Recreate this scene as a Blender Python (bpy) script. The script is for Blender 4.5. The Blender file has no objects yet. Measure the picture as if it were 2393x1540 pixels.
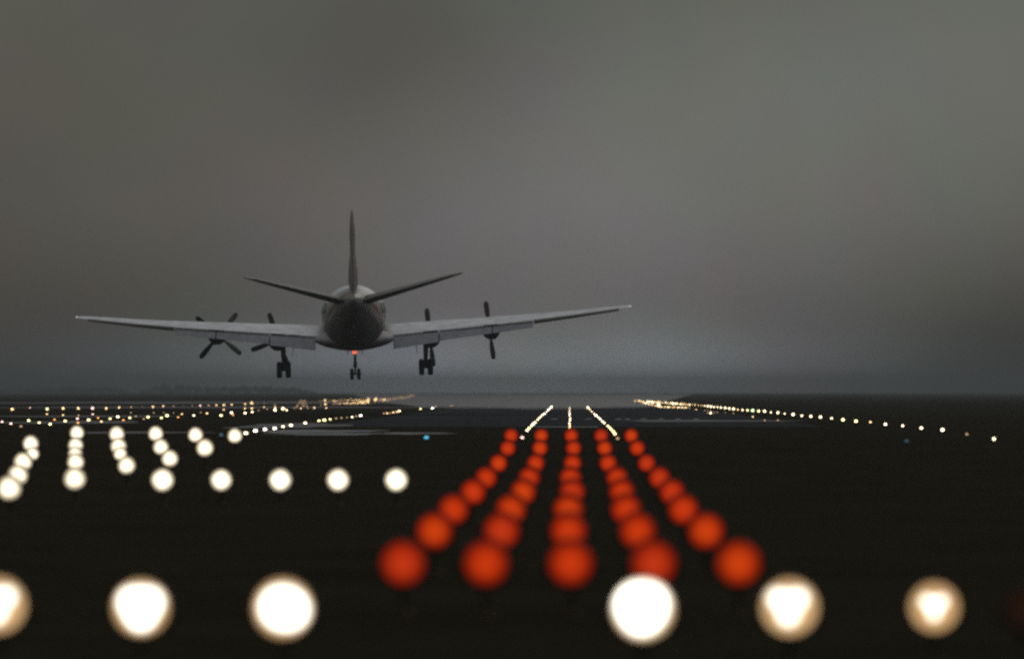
import bpy, bmesh, math, random
from mathutils import Vector, Matrix
random.seed(7)
scn = bpy.context.scene
COL = scn.collection
PI = math.pi
# ------------------------------------------------------------------ frame of reference
# camera looks down the runway (+Y), X right, Z up; F is the focal length in units of a 2393 px wide print
F = 14000.0
VX, VY = 1332.0, 915.0
W0, H0 = 2393.0, 1540.0
CAM_H = 1.52
LAMP_H = 0.30
SMALL_H = 0.11

def smooth(a, b, v):
    t = min(1, max(0, (v-a)/(b-a)))
    return t*t*(3-2*t)

def gz(y):                      # the field rises gently onto the runway embankment
    return 0.34*smooth(95, 125, y)

# camera rotation and exact print -> ray direction
aim = Vector(((W0/2-VX)/F, 1.0, (VY-H0/2)/F)).normalized()
right = aim.cross(Vector((0, 0, 1))).normalized()
upv = right.cross(aim).normalized()

def ray(px, py):
    d = aim*F + right*(px-W0/2) + upv*(H0/2-py)
    return d/d.y                # per metre of Y

def ground_at(px, py, h=LAMP_H, zmin=20, zmax=1600):
    d = ray(px, py)
    lo, hi = zmin, zmax
    f = lambda z: CAM_H + d.z*z - gz(z) - h
    if f(hi) > 0: z = hi
    else:
        for _ in range(60):
            m = (lo+hi)/2
            if f(m) > 0: lo = m
            else: hi = m
        z = (lo+hi)/2
    return Vector((d.x*z, z, gz(z)))

# ------------------------------------------------------------------ materials
def newmat(name):
    m = bpy.data.materials.new(name); m.use_nodes = True
    nt = m.node_tree; nt.nodes.clear()
    out = nt.nodes.new('ShaderNodeOutputMaterial')
    return m, nt, out

def N(nt, t, **kw):
    n = nt.nodes.new(t)
    for k, v in kw.items():
        if hasattr(n, k): setattr(n, k, v)
    return n

def surf(name, col, rough=.6, metal=0., var=.15, scale=3., bump=0., bscale=20., col2=None, spec=.5, rvar=0.):
    m, nt, out = newmat(name)
    b = N(nt, 'ShaderNodeBsdfPrincipled')
    b.inputs['Metallic'].default_value = metal
    b.inputs['Roughness'].default_value = rough
    b.inputs['Specular IOR Level'].default_value = spec
    tc = N(nt, 'ShaderNodeTexCoord')
    nz = N(nt, 'ShaderNodeTexNoise'); nz.inputs['Scale'].default_value = scale; nz.inputs['Detail'].default_value = 6
    nt.links.new(tc.outputs['Object'], nz.inputs['Vector'])
    rp = N(nt, 'ShaderNodeValToRGB')
    c2 = col2 or tuple(c*(1-var) for c in col)
    c1 = tuple(min(1, c*(1+var)) for c in col) if not col2 else col
    rp.color_ramp.elements[0].position = .35; rp.color_ramp.elements[0].color = (*c2, 1)
    rp.color_ramp.elements[1].position = .65; rp.color_ramp.elements[1].color = (*c1, 1)
    nt.links.new(nz.outputs['Fac'], rp.inputs['Fac'])
    nt.links.new(rp.outputs['Color'], b.inputs['Base Color'])
    if rvar:
        mr = N(nt, 'ShaderNodeMapRange'); mr.inputs[1].default_value = .35; mr.inputs[2].default_value = .65
        mr.inputs[3].default_value = rough-rvar; mr.inputs[4].default_value = rough+rvar
        nt.links.new(nz.outputs['Fac'], mr.inputs[0]); nt.links.new(mr.outputs[0], b.inputs['Roughness'])
    if bump:
        n2 = N(nt, 'ShaderNodeTexNoise'); n2.inputs['Scale'].default_value = bscale; n2.inputs['Detail'].default_value = 5
        nt.links.new(tc.outputs['Object'], n2.inputs['Vector'])
        bp = N(nt, 'ShaderNodeBump'); bp.inputs['Strength'].default_value = bump; bp.inputs['Distance'].default_value = .05
        nt.links.new(n2.outputs['Fac'], bp.inputs['Height']); nt.links.new(bp.outputs[0], b.inputs['Normal'])
    nt.links.new(b.outputs[0], out.inputs['Surface'])
    return m

def glow(name, col, strength, sample='AUTO'):
    m, nt, out = newmat(name)
    e = N(nt, 'ShaderNodeEmission'); e.inputs['Color'].default_value = (*col, 1); e.inputs['Strength'].default_value = strength
    nt.links.new(e.outputs[0], out.inputs['Surface'])
    m.cycles.emission_sampling = sample
    return m

def lens_mat(name, rim, rim_s, core, core_s, size, soft, lobes=0, amp=0., phase=0., dx=0., dz=0.):
    """glowing lamp lens: a dim warm rim and a hot reflector spot with uneven lobes"""
    m, nt, out = newmat(name)
    tc = N(nt, 'ShaderNodeTexCoord')
    sp = N(nt, 'ShaderNodeSeparateXYZ'); nt.links.new(tc.outputs['Object'], sp.inputs[0])
    def M(op, a, b=None):
        n = N(nt, 'ShaderNodeMath', operation=op)
        for i, v in enumerate((a, b)):
            if v is None: continue
            if isinstance(v, (int, float)): n.inputs[i].default_value = v
            else: nt.links.new(v, n.inputs[i])
        return n.outputs[0]
    x = M('SUBTRACT', M('DIVIDE', sp.outputs['X'], LR), dx); z = M('SUBTRACT', M('DIVIDE', sp.outputs['Z'], LR), dz)
    r = M('SQRT', M('ADD', M('MULTIPLY', x, x), M('MULTIPLY', z, z)))
    th = M('ARCTAN2', z, x)
    lob = M('MULTIPLY', M('COSINE', M('ADD', M('MULTIPLY', th, float(lobes)), phase)), amp)
    rr = M('SUBTRACT', r, lob)
    mp = N(nt, 'ShaderNodeMapRange', interpolation_type='SMOOTHSTEP')
    mp.inputs[1].default_value = size-soft; mp.inputs[2].default_value = size+soft
    mp.inputs[3].default_value = 1; mp.inputs[4].default_value = 0
    nt.links.new(rr, mp.inputs[0])
    mx = N(nt, 'ShaderNodeMix', data_type='RGBA')
    nt.links.new(mp.outputs[0], mx.inputs[0])
    mx.inputs[6].default_value = (*[c*rim_s for c in rim], 1); mx.inputs[7].default_value = (*[c*core_s for c in core], 1)
    e = N(nt, 'ShaderNodeEmission'); e.inputs['Strength'].default_value = 1
    nt.links.new(mx.outputs[2], e.inputs['Color'])
    nt.links.new(e.outputs[0], out.inputs['Surface'])
    return m

LR = .118   # radius of an approach lamp lens
WARM = (1., .66, .33); HOT = (1., .93, .78)
M = {}
M['black'] = surf('painted_lamp_housing', (.035, .03, .025), .7, 0, .3, 40)
M['post'] = surf('yellow_brown_post_paint', (.05, .036, .022), .8, 0, .3, 20, spec=.1)
M['rubber'] = surf('tyre_rubber', (.03, .03, .028), .75, 0, .3, 30)
M['steel'] = surf('gear_steel', (.13, .13, .125), .5, .1, .2, 30)
M['alu'] = surf('wing_aluminium_paint', (.76, .76, .77), .42, .1, .12, 1.6, rvar=.08)
M['flap'] = surf('flap_paint', (.30, .31, .33), .55, .1, .14, 3.)
M['tail'] = surf('tail_grey_brown_paint', (.17, .16, .14), .5, 0, .15, 2.)
M['tailred'] = surf('fin_dull_maroon_paint', (.32, .25, .235), .5, 0, .2, 2.)
M['nacelle'] = surf('nacelle_paint', (.15, .15, .15), .5, .1, .15, 3.)
M['belly'] = surf('belly_grey_paint', (.40, .385, .38), .6, 0, .15, 3.)
M['prop'] = surf('propeller_black', (.06, .058, .05), .5, 0, .2, 8.)
M['glass'] = surf('cabin_window_glass', (.02, .025, .03), .12, 0, .1, 3.)
M['maroon'] = surf('maroon_cheatline_paint', (.16, .035, .03), .45, 0, .15, 3.)
M['beacon'] = glow('red_beacon_glow', (1., .16, .07), 1.3)

def fuselage_mat():
    m, nt, out = newmat('fuselage_paint')
    b = N(nt, 'ShaderNodeBsdfPrincipled'); b.inputs['Roughness'].default_value = .42
    tc = N(nt, 'ShaderNodeTexCoord'); sp = N(nt, 'ShaderNodeSeparateXYZ'); nt.links.new(tc.outputs['Object'], sp.inputs[0])
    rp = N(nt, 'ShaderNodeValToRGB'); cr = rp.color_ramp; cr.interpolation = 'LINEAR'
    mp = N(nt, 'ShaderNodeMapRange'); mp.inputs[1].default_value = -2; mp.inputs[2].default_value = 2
    # shade of the rear underside, put into the paint, sweeps up toward the tail: sweep(y) = max(.36*(-y-8.3), -.75)
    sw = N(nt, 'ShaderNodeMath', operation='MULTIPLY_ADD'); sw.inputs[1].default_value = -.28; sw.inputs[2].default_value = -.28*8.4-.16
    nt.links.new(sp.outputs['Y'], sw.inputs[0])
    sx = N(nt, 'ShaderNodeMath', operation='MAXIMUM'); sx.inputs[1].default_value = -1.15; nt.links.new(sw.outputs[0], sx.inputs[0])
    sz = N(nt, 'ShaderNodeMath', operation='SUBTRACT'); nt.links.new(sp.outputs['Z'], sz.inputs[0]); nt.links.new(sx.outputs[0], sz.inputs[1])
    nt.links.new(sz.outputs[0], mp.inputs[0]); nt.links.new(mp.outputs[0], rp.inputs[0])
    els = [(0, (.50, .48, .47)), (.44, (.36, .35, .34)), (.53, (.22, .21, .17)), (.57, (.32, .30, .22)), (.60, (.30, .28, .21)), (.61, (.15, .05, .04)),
           (.66, (.15, .05, .04)), (.67, (.34, .32, .25)), (.80, (.42, .41, .36)), (.90, (.80, .80, .82))]  # lowest tones lightened to make up for missing light on the cone
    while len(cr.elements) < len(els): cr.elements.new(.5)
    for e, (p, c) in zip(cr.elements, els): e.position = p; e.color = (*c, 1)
    nz = N(nt, 'ShaderNodeTexNoise'); nz.inputs['Scale'].default_value = 1.5; nz.inputs['Detail'].default_value = 6
    nt.links.new(tc.outputs['Object'], nz.inputs['Vector'])
    m2 = N(nt, 'ShaderNodeMapRange'); m2.inputs[3].default_value = .82; m2.inputs[4].default_value = 1.1
    nt.links.new(nz.outputs['Fac'], m2.inputs[0])
    mx = N(nt, 'ShaderNodeVectorMath', operation='SCALE')
    nt.links.new(rp.outputs['Color'], mx.inputs[0]); nt.links.new(m2.outputs[0], mx.inputs['Scale'])
    nt.links.new(mx.outputs[0], b.inputs['Base Color']); nt.links.new(b.outputs[0], out.inputs['Surface'])
    return m
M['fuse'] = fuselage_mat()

# ------------------------------------------------------------------ object helpers
def tag(o, label=None, cat=None, group=None, kind=None):
    if label: o['label'] = label
    if cat: o['category'] = cat
    if group: o['group'] = group
    if kind: o['kind'] = kind
    return o

def link(name, bm, mats, parent=None, smooth_=True, loc=None):
    bmesh.ops.recalc_face_normals(bm, faces=bm.faces)
    me = bpy.data.meshes.new(name); bm.to_mesh(me); bm.free()
    for m in (mats if isinstance(mats, (list, tuple)) else [mats]): me.materials.append(m)
    if smooth_:
        for p in me.polygons: p.use_smooth = True
        if smooth_ == 'auto': me.set_sharp_from_angle(angle=math.radians(38))
    o = bpy.data.objects.new(name, me); COL.objects.link(o)
    if parent: o.parent = parent
    if loc: o.location = loc
    return o

def empty(name, loc):
    o = bpy.data.objects.new(name, None); o.empty_display_size = .2; COL.objects.link(o); o.location = loc
    return o

def loft(bm, rings, cap=True, closed=True, mi=0):
    vs = [[bm.verts.new(p) for p in r] for r in rings]
    n = len(rings[0])
    for a, b in zip(vs[:-1], vs[1:]):
        for i in range(n if closed else n-1):
            j = (i+1) % n
            f = bm.faces.new((a[i], a[j], b[j], b[i])); f.material_index = mi
    if cap:
        for r in (vs[0], vs[-1]):
            f = bm.faces.new(r); f.material_index = mi
    return vs

def tube(bm, p, q, r0, r1=None, n=12, mi=0):
    p, q = Vector(p), Vector(q); r1 = r0 if r1 is None else r1
    d = (q-p).normalized(); a = d.orthogonal().normalized(); b = d.cross(a)
    ring = lambda c, r: [c + (a*math.cos(2*PI*i/n)+b*math.sin(2*PI*i/n))*r for i in range(n)]
    loft(bm, [ring(p, r0), ring(q, r1)], mi=mi)

def lathe_y(bm, prof, c=(0, 0, 0), n=28, sx=1., sz=1., mi=0):
    c = Vector(c)
    loft(bm, [[c+Vector((r*sx*math.cos(2*PI*i/n), y, r*sz*math.sin(2*PI*i/n))) for i in range(n)] for y, r in prof], mi=mi)

def lathe_z(bm, prof, c=(0, 0, 0), n=16, mi=0):
    c = Vector(c)
    loft(bm, [[c+Vector((r*math.cos(2*PI*i/n), r*math.sin(2*PI*i/n), z)) for i in range(n)] for z, r in prof], mi=mi)

def lathe_x(bm, prof, c=(0, 0, 0), n=28, mi=0):
    c = Vector(c)
    loft(bm, [[c+Vector((x, r*math.cos(2*PI*i/n), r*math.sin(2*PI*i/n))) for i in range(n)] for x, r in prof], mi=mi)

def box(bm, lo, hi, mi=0):
    x0, y0, z0 = lo; x1, y1, z1 = hi
    loft(bm, [[(x0, y0, z0), (x1, y0, z0), (x1, y1, z0), (x0, y1, z0)], [(x0, y0, z1), (x1, y0, z1), (x1, y1, z1), (x0, y1, z1)]], mi=mi)

# ------------------------------------------------------------------ ground, runway, wet pavement, sheets standing in for mist
def sheet(name, mat, xs, ys, dz):
    bm = bmesh.new()
    g = [[bm.verts.new((x, y, gz(y)+dz)) for x in xs] for y in ys]
    for a, b in zip(g[:-1], g[1:]):
        for i in range(len(xs)-1): bm.faces.new((a[i], a[i+1], b[i+1], b[i]))
    o = link(name, bm, mat); tag(o, kind='structure'); return o

def frange(a, b, s):
    v = []
    while a < b: v.append(a); a += s
    return v+[b]
GY = [-200, 0, 20, 60, 90] + frange(94, 128, 1.0) + [140, 200, 400, 800, 1600, 3000, 4200]

def grass_mat():
    m, nt, out = newmat('dark_wet_grass_ground')
    b = N(nt, 'ShaderNodeBsdfDiffuse')
    tc = N(nt, 'ShaderNodeTexCoord')
    n1 = N(nt, 'ShaderNodeTexNoise'); n1.inputs['Scale'].default_value = .35; n1.inputs['Detail'].default_value = 8; n1.inputs['Roughness'].default_value = .65
    n2 = N(nt, 'ShaderNodeTexNoise'); n2.inputs['Scale'].default_value = 9; n2.inputs['Detail'].default_value = 8
    for n in (n1, n2): nt.links.new(tc.outputs['Object'], n.inputs['Vector'])
    rp = N(nt, 'ShaderNodeValToRGB')
    rp.color_ramp.elements[0].position = .3; rp.color_ramp.elements[0].color = (.0200, .0165, .0100, 1)
    rp.color_ramp.elements[1].position = .7; rp.color_ramp.elements[1].color = (.0310, .0275, .0170, 1)
    nt.links.new(n1.outputs['Fac'], rp.inputs[0])
    nt.links.new(rp.outputs['Color'], b.inputs['Color'])
    bp = N(nt, 'ShaderNodeBump'); bp.inputs['Strength'].default_value = .6; bp.inputs['Distance'].default_value = .06
    nt.links.new(n2.outputs['Fac'], bp.inputs['Height']); nt.links.new(bp.outputs[0], b.inputs['Normal'])
    nt.links.new(b.outputs[0], out.inputs['Surface'])
    return m
sheet('ground', grass_mat(), [-3200, -600, -100, -20, 0, 20, 100, 600, 3200], GY, 0)
asphalt = surf('damp_runway_asphalt', (.045, .045, .047), 1., 0, .2, .6, bump=.3, bscale=12, spec=0.)
sheet('runway', asphalt, [-8.6, 0, 8.6], [200, 230, 300, 500, 800, 1500, 2600], .004)
wet = surf('wet_concrete', (.12, .12, .125), .5, 0, .25, .8, spec=.4, rvar=.1)
wet2 = surf('damp_concrete', (.065, .065, .067), .6, 0, .25, .8, spec=.3, rvar=.1)
mist_sheen = surf('mist_stand_in_gloss', (.022, .026, .032), .12, 0, .3, .25, spec=.5, rvar=.05)
paint = surf('worn_white_runway_paint', (.15, .155, .165), .6, 0, .35, 6)

def patch(name, mat, pts, dz, kind='structure', label=None, cat=None, group=None, wob=0.):
    """an irregular thin sheet whose outline is given in ground coordinates (x, y)"""
    bm = bmesh.new()
    vs = [bm.verts.new((x, y, gz(y)+dz)) for x, y in pts]
    bm.faces.new(vs)
    o = link(name, bm, mat, smooth_=False); tag(o, label, cat, group, kind); return o

def blob(x0, x1, y0, y1, n=48, seed=0):
    rnd = random.Random(seed); ph = [rnd.uniform(0, 6) for _ in range(4)]
    pts = []
    for i in range(n):
        t = 2*PI*i/n
        k = 1+.16*math.sin(3*t+ph[0])+.10*math.sin(5*t+ph[1])+.06*math.sin(9*t+ph[2])
        pts.append(((x0+x1)/2+(x1-x0)/2*math.cos(t)*k, (y0+y1)/2+(y1-y0)/2*math.sin(t)*k))
    return pts
def gxy(px, py):
    p = ground_at(px, py, 0); return p.x, p.y
def streak(name, mat, x0, x1, yp, hp, seed, dz=.008, **kw):
    a = gxy(x0, yp); b = gxy(x1, yp)
    near = gxy(x0, yp+hp/2)[1]; far = gxy(x0, yp-hp/2)[1]
    return patch(name, mat, blob(min(a[0], b[0]), max(a[0], b[0]), near, far, seed=seed), dz, **kw)
streak('wet_pavement_or_mist', wet, 590, 880, 1008, 7, 1)
streak('wet_pavement_or_mist', wet, 640, 900, 1015, 5, 2, dz=.012)
streak('wet_pavement_or_mist', wet, 880, 1050, 1013, 4, 3)
streak('wet_pavement_or_mist', wet2, 170, 470, 1011, 5, 4)
streak('wet_pavement_or_mist', wet2, 0, 330, 987, 7, 5)
streak('wet_pavement_or_mist', wet2, -40, 420, 973, 4, 6)
streak('wet_pavement_or_mist', wet2, 560, 800, 995, 12, 7, dz=.008)
streak('wet_pavement_or_mist', wet2, 1440, 1850, 984, 4, 8, dz=.014)
streak('wet_pavement_or_mist', wet2, -60, 1050, 952, 4, 9)
streak('wet_pavement_or_mist', wet2, -60, 1000, 941, 6, 10)
for k_, (x0_, x1_, yp_, hp_) in enumerate([(1120, 1420, 952, 3), (1000, 1240, 950, 2.4), (1330, 1540, 950.5, 2.2), (1180, 1380, 956, 1.6), (1040, 1180, 954.5, 1.2), (1390, 1500, 954, 1.2)]):
    streak('wet_pavement_or_mist', mist_sheen, x0_, x1_, yp_, hp_, 40+k_, dz=.014+.004*k_)  # added glossy streaks fading the mist sheet's near edge
patch('mist_sheet', mist_sheen, [(-11, 452), (-6, 470), (-2, 444), (2, 462), (5.2, 450), (9, 600), (20, 1100), (62, 3000), (-110, 3000), (-38, 1100), (-18, 600)], .010)  # added glossy sheet; its sky reflection stands in for the bank of mist
# threshold bar and the row of threshold stripes
a = gxy(1242, 998); b = gxy(1398, 998)
patch('threshold_bar', paint, [(a[0], a[1]-1.4), (b[0], a[1]-1.4), (b[0], a[1]+2.2), (a[0], a[1]+2.2)], .009,
      kind='thing', label='pale painted bar across the near end of the runway behind the red lamps', cat='runway marking')
zt = gxy(1500, 980)[1]
for px in [1290, 1370, 1440, 1462, 1500, 1541, 1580, 1622]:
    x = gxy(px, 980)[0]; w = .11
    patch('threshold_stripe', paint, [(x-w, zt-3), (x+w, zt-3), (x+w+.2, zt+5), (x-w+.2, zt+5)], .016,
          kind='thing', label='faint white threshold stripe painted on the dark runway', cat='runway marking', group='threshold stripes on the runway')

# ------------------------------------------------------------------ lamps
REDL = [lens_mat('red_lens_glow_%d' % i, (.52, .016, .002), .32, c, .76, .66, .46) for i, c in enumerate([
    (.76, .052, .006), (.80, .066, .006), (.70, .048, .009)])]
WHT = lens_mat('white_lens_glow', (1., .74, .40), .22, (1., .88, .64), 2.2, .70, .44, 3, .04, 1.)
WHT_M = lens_mat('white_lens_glow_even', (1., .72, .40), .22, (1., .89, .66), 2.6, .74, .40, 4, .03, .5)
WHT_A = lens_mat('white_lens_glow_notched', (1., .60, .26), .8, HOT, 4.5, .74, .16, 3, .09, -PI/2, 0, .05)
WHT_B = lens_mat('white_lens_glow_round', (1., .60, .26), .8, HOT, 4.5, .76, .16, 2, .05, .6, .05, .0)
WHT_C = lens_mat('white_lens_glow_full', (1., .64, .30), .8, HOT, 5.5, .82, .20, 3, .04, -PI/2, -.05, .08)
WHT_D = lens_mat('white_lens_glow_shield', (1., .62, .29), .85, HOT, 3.6, .56, .16, 3, .17, -PI/2, -.06, .12)
WHT_E = lens_mat('white_lens_glow_wedge', (1., .60, .27), .75, HOT, 3.6, .36, .14, 3, .19, -PI/2, -.02, .08)
DIMRED = lens_mat('faint_red_lens_glow', (1., .45, .25), .012, (1., .45, .25), .022, .3, .5)

def approach_lamp_proto(name, lens_material):
    r = empty(name, (0, -100, 0))
    bm = bmesh.new()                          # parabolic reflector body behind the lens, open yoke ring
    lathe_y(bm, [(-.012, LR+.006), (-.020, LR+.014), (.012, LR+.016), (.02, LR+.004), (.06, LR*.86), (.11, LR*.55), (.14, .05), (.17, .045), (.175, .02)], (0, 0, LAMP_H))
    link('lamp_housing', bm, M['black'], r)
    bm = bmesh.new()                          # slightly domed lens, its own origin at the lens centre
    n = 40; ring = []
    for k in range(7):
        rr = LR*k/6
        ring.append((rr, -.022-.018*(1-(k/6)**2)))
    c0 = bm.verts.new((0, ring[0][1], 0)); prev = None
    for rr, y in ring[1:]:
        cur = [bm.verts.new((rr*math.cos(2*PI*i/n), y, rr*math.sin(2*PI*i/n))) for i in range(n)]
        for i in range(n):
            j = (i+1) % n
            if prev is None: bm.faces.new((c0, cur[i], cur[j]))
            else: bm.faces.new((prev[i], cur[i], cur[j], prev[j]))
        prev = cur
    link('lens', bm, lens_material, r, loc=(0, 0, LAMP_H))
    bm = bmesh.new()
    tube(bm, (0, .045, .0), (0, .045, LAMP_H-LR-.03), .018)
    for s in (-1, 1):
        tube(bm, (0, .045, LAMP_H-LR-.03), (s*(LR+.03), .045, LAMP_H-LR*.55), .009)
        tube(bm, (s*(LR+.03), .045, LAMP_H-LR*.55), (s*(LR+.022), .045, LAMP_H), .009)
    link('post', bm, M['post'], r)
    bm = bmesh.new()
    lathe_z(bm, [(.0, .075), (.012, .075), (.02, .045), (.05, .03)], (0, .045, 0))
    link('base_plate', bm, M['post'], r)
    return r

def kids(o): return [c for c in bpy.data.objects if c.parent == o]
KID = {}; LENS0 = {'red_approach_lamp': REDL[0], 'white_approach_lamp': WHT}
def copy_lamp(proto, loc, label, cat, group, lens=None, scale=1., rz=0., tilt=0.):
    if not proto.get('_used'):
        proto['_used'] = 1; r = proto; ch = KID.setdefault(proto.name, kids(proto))
        new = {c.name.split('.')[0]: c for c in ch}
    else:
        r = proto.copy(); COL.objects.link(r); new = {}
        for c in KID[proto.name]:
            d = c.copy(); COL.objects.link(d); d.parent = r; new[c.name.split('.')[0]] = d
    loc = ground_at(*loc, LAMP_H*scale)
    r.location = loc; r.rotation_euler = (0, 0, rz); r.scale = (scale,)*3
    tag(r, label, cat, group)
    lens = lens or LENS0[proto.name]
    if lens:
        for k, d in new.items():
            if k == 'lens':
                d.material_slots[0].link = 'OBJECT'; d.material_slots[0].material = lens
    return r

ORD = 'first second third fourth fifth sixth seventh eighth ninth tenth eleventh twelfth thirteenth fourteenth fifteenth sixteenth seventeenth eighteenth nineteenth twentieth'.split()
TENS = ['', '', 'twenty', 'thirty', 'forty', 'fifty', 'sixty', 'seventy']
TORD = ['', '', 'twentieth', 'thirtieth', 'fortieth', 'fiftieth', 'sixtieth', 'seventieth']
def ordw(i):                                  # 0-based
    i += 1
    if i <= 20: return ORD[i-1]
    t, u = divmod(i, 10)
    return TORD[t] if u == 0 else TENS[t]+'-'+ORD[u-1]

red = approach_lamp_proto('red_approach_lamp', REDL[0])
rows_y = [1315, 1240, 1190, 1149, 1116, 1082, 1047, 1018]
cols_x = [[942, 1015, 1060, 1106, 1136, 1165, 1187, 1194.5],
          [1136, 1172, 1194, 1223, 1237, 1252, 1262, 1265],
          [1334, 1329, 1328, 1337, 1333, 1338, 1340, 1335],
          [1527, 1490, 1463, 1453, 1442, 1421, 1413, 1405],
          [1726, 1650, 1597, 1570, 1541, 1511, 1489, 1475]]
colname = ['leftmost', 'second from left', 'middle', 'second from right', 'rightmost']
for c in range(5):
    for k, (x, y) in enumerate(zip(cols_x[c], rows_y)):
        p = (x, y)
        rnd = random.Random(c*31+k*7)
        li = REDL[rnd.choice([0, 0, 1, 2])]
        where = 'nearest' if k == 0 else 'farthest' if k == 7 else ordw(k)+' from the front'
        copy_lamp(red, p, 'glowing red approach lamp, %s in the %s line of five' % (where, colname[c]), 'approach lamp',
                  'red approach lamps in five converging lines', li, scale=1.24-.010*k, rz=rnd.uniform(-.05, .05))

white = approach_lamp_proto('white_approach_lamp', WHT)
front = [(-4, 1413, WHT_D, 1.0, 'large white approach lamp cut by the left edge of the picture'),
         (330, 1419, WHT_A, .98, 'large white approach lamp with notched glow, second in the near row'),
         (662, 1420, WHT_B, 1.02, 'large round white approach lamp left of the nearest red lamps'),
         (1503, 1423, WHT_C, 1.05, 'largest white approach lamp, just below the fourth near red lamp'),
         (1845, 1418, WHT_D, 1.0, 'large white approach lamp with shield-shaped glow right of the red lines'),
         (2183, 1418, WHT_E, .90, 'dimmer tan-rimmed approach lamp with wedge-shaped glow near the right edge')]
for x, y, lm, s, lab in front:
    copy_lamp(white, (x, y), lab, 'approach lamp', 'row of large white lamps nearest the camera', lm, scale=s*1.2)
copy_lamp(white, (2392, 1422), 'barely lit reddish lamp at the far right end of the near row', 'approach lamp',
          'row of large white lamps nearest the camera', DIMRED, scale=1.0)
for k, (x, lab) in enumerate([(926, 'white lamp closest to the red lines in the middle crossbar'), (790, 'white crossbar lamp second from the red lines'),
                              (655, 'white crossbar lamp third from the red lines'), (517, 'white crossbar lamp fourth from the red lines'),
                              (380, 'white crossbar lamp fifth from the red lines, below a slanting trio')]):
    copy_lamp(white, (x, 1121), lab, 'approach lamp', 'white lamps of the middle crossbar', WHT_M, scale=[1.22, 1.2, 1.2, 1.15, 1.2][k])
fan = [('leftmost', [(22, 1140), (42, 1110), (54, 1079), (76, 1060), (72, 1036)]),
       ('second', [(175, 1118), (177, 1079), (176, 1060), (177, 1040), (180, 1011)]),
       ('third', [(296, 1087), (281, 1060), (277, 1042), (273, 1014)]),
       ('fourth', [(397, 1071), (376, 1044), (364, 1013)]),
       ('fifth', [(479, 1046), (457, 1016)])]
for cn, pts in fan:
    for k, (x, y) in enumerate(pts):
        where = 'nearest' if k == 0 else 'farthest' if k == len(pts)-1 else ordw(k)
        copy_lamp(white, (x, y), 'white lamp in the left field, %s in the %s short column' % (where, cn), 'approach lamp',
                  'white lamps in short columns in the left field', scale=random.uniform(1.14, 1.3) * (.85 if 1055 < y < 1062 else 1))
copy_lamp(white, (549, 1018), 'lone white lamp ending the left field columns, beside the small runway edge lamps', 'approach lamp',
          'white lamps in short columns in the left field', scale=1.2)

# ---- small distant lamps and a few of their reflections: a short stake with a glowing head, one mesh each
def small_mesh(name, r, wide, head, long=1.):
    bm = bmesh.new()
    h = max(SMALL_H, r+.02)
    lathe_z(bm, [(0, r*.8), (max(.015, h-r*.9), r*.62), (h-r*.5, r*.7), (h-r*.46, r*.5)], (0, 0, 0), n=14, mi=0)
    n = 16; prof = []
    for i in range(9):
        t = -PI/2+.25+(PI-.25)*i/8
        prof.append((h+r*math.sin(t), max(.001, r*math.cos(t))))
    vs = [[Vector((q*math.cos(2*PI*j/n)*wide, q*math.sin(2*PI*j/n), z)) for j in range(n)] for z, q in prof]
    loft(bm, vs, mi=1)
    bmesh.ops.recalc_face_normals(bm, faces=bm.faces)
    me = bpy.data.meshes.new(name); bm.to_mesh(me); bm.free()
    me.materials.append(M['black']); me.materials.append(head)
    for p in me.polygons: p.use_smooth = True
    return me
HEADS = {'w': glow('warm_white_lamp', (1., .80, .50), 5, 'NONE'), 'c': glow('cool_white_lamp', (1., .93, .82), 6, 'NONE'),
         'y': glow('yellow_green_lamp', (1., .88, .38), 4, 'NONE'), 'g': glow('pale_green_lamp', (.62, 1., .50), 3, 'NONE'),
         'o': glow('orange_lamp', (1., .42, .12), 2.4, 'NONE'), 'p': glow('pink_white_lamp', (1., .62, .52), 3.2, 'NONE'),
         'a': glow('amber_lamp', (1., .66, .30), 3., 'NONE'), 'd': glow('dim_amber_lamp', (1., .62, .36), .8, 'NONE'),
         'f': glow('faint_haze_lamp', (1., .68, .42), .45, 'NONE'), 'b': glow('blue_lamp', (.12, .62, .9), 1.0, 'NONE'),
         'n': glow('dim_blue_lamp', (.16, .36, .45), .25, 'NONE')}
ADJ = {'w': 'warm white', 'c': 'bright white', 'y': 'yellow', 'g': 'pale green', 'o': 'orange', 'p': 'pinkish', 'a': 'amber', 'd': 'dim amber', 'f': 'faint hazy amber', 'b': 'blue', 'n': 'dim blue'}
SM = {}
def small(name, px, py, dia, c, label, cat, group, wide=1., gain=1.):
    p = ground_at(px, py, SMALL_H)
    r = min(.36, max(.03, dia*.72/2*p.y/F*gain))
    if r > SMALL_H-.02: p = ground_at(px, py, r+.02)
    r = round(r, 2) if r > .1 else round(r, 3)
    key = (r, wide, c)
    if key not in SM: SM[key] = small_mesh(name, r, wide, HEADS[c])
    o = bpy.data.objects.new(name, SM[key]); COL.objects.link(o); o.location = p
    tag(o, label, cat, group); return o

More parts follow.
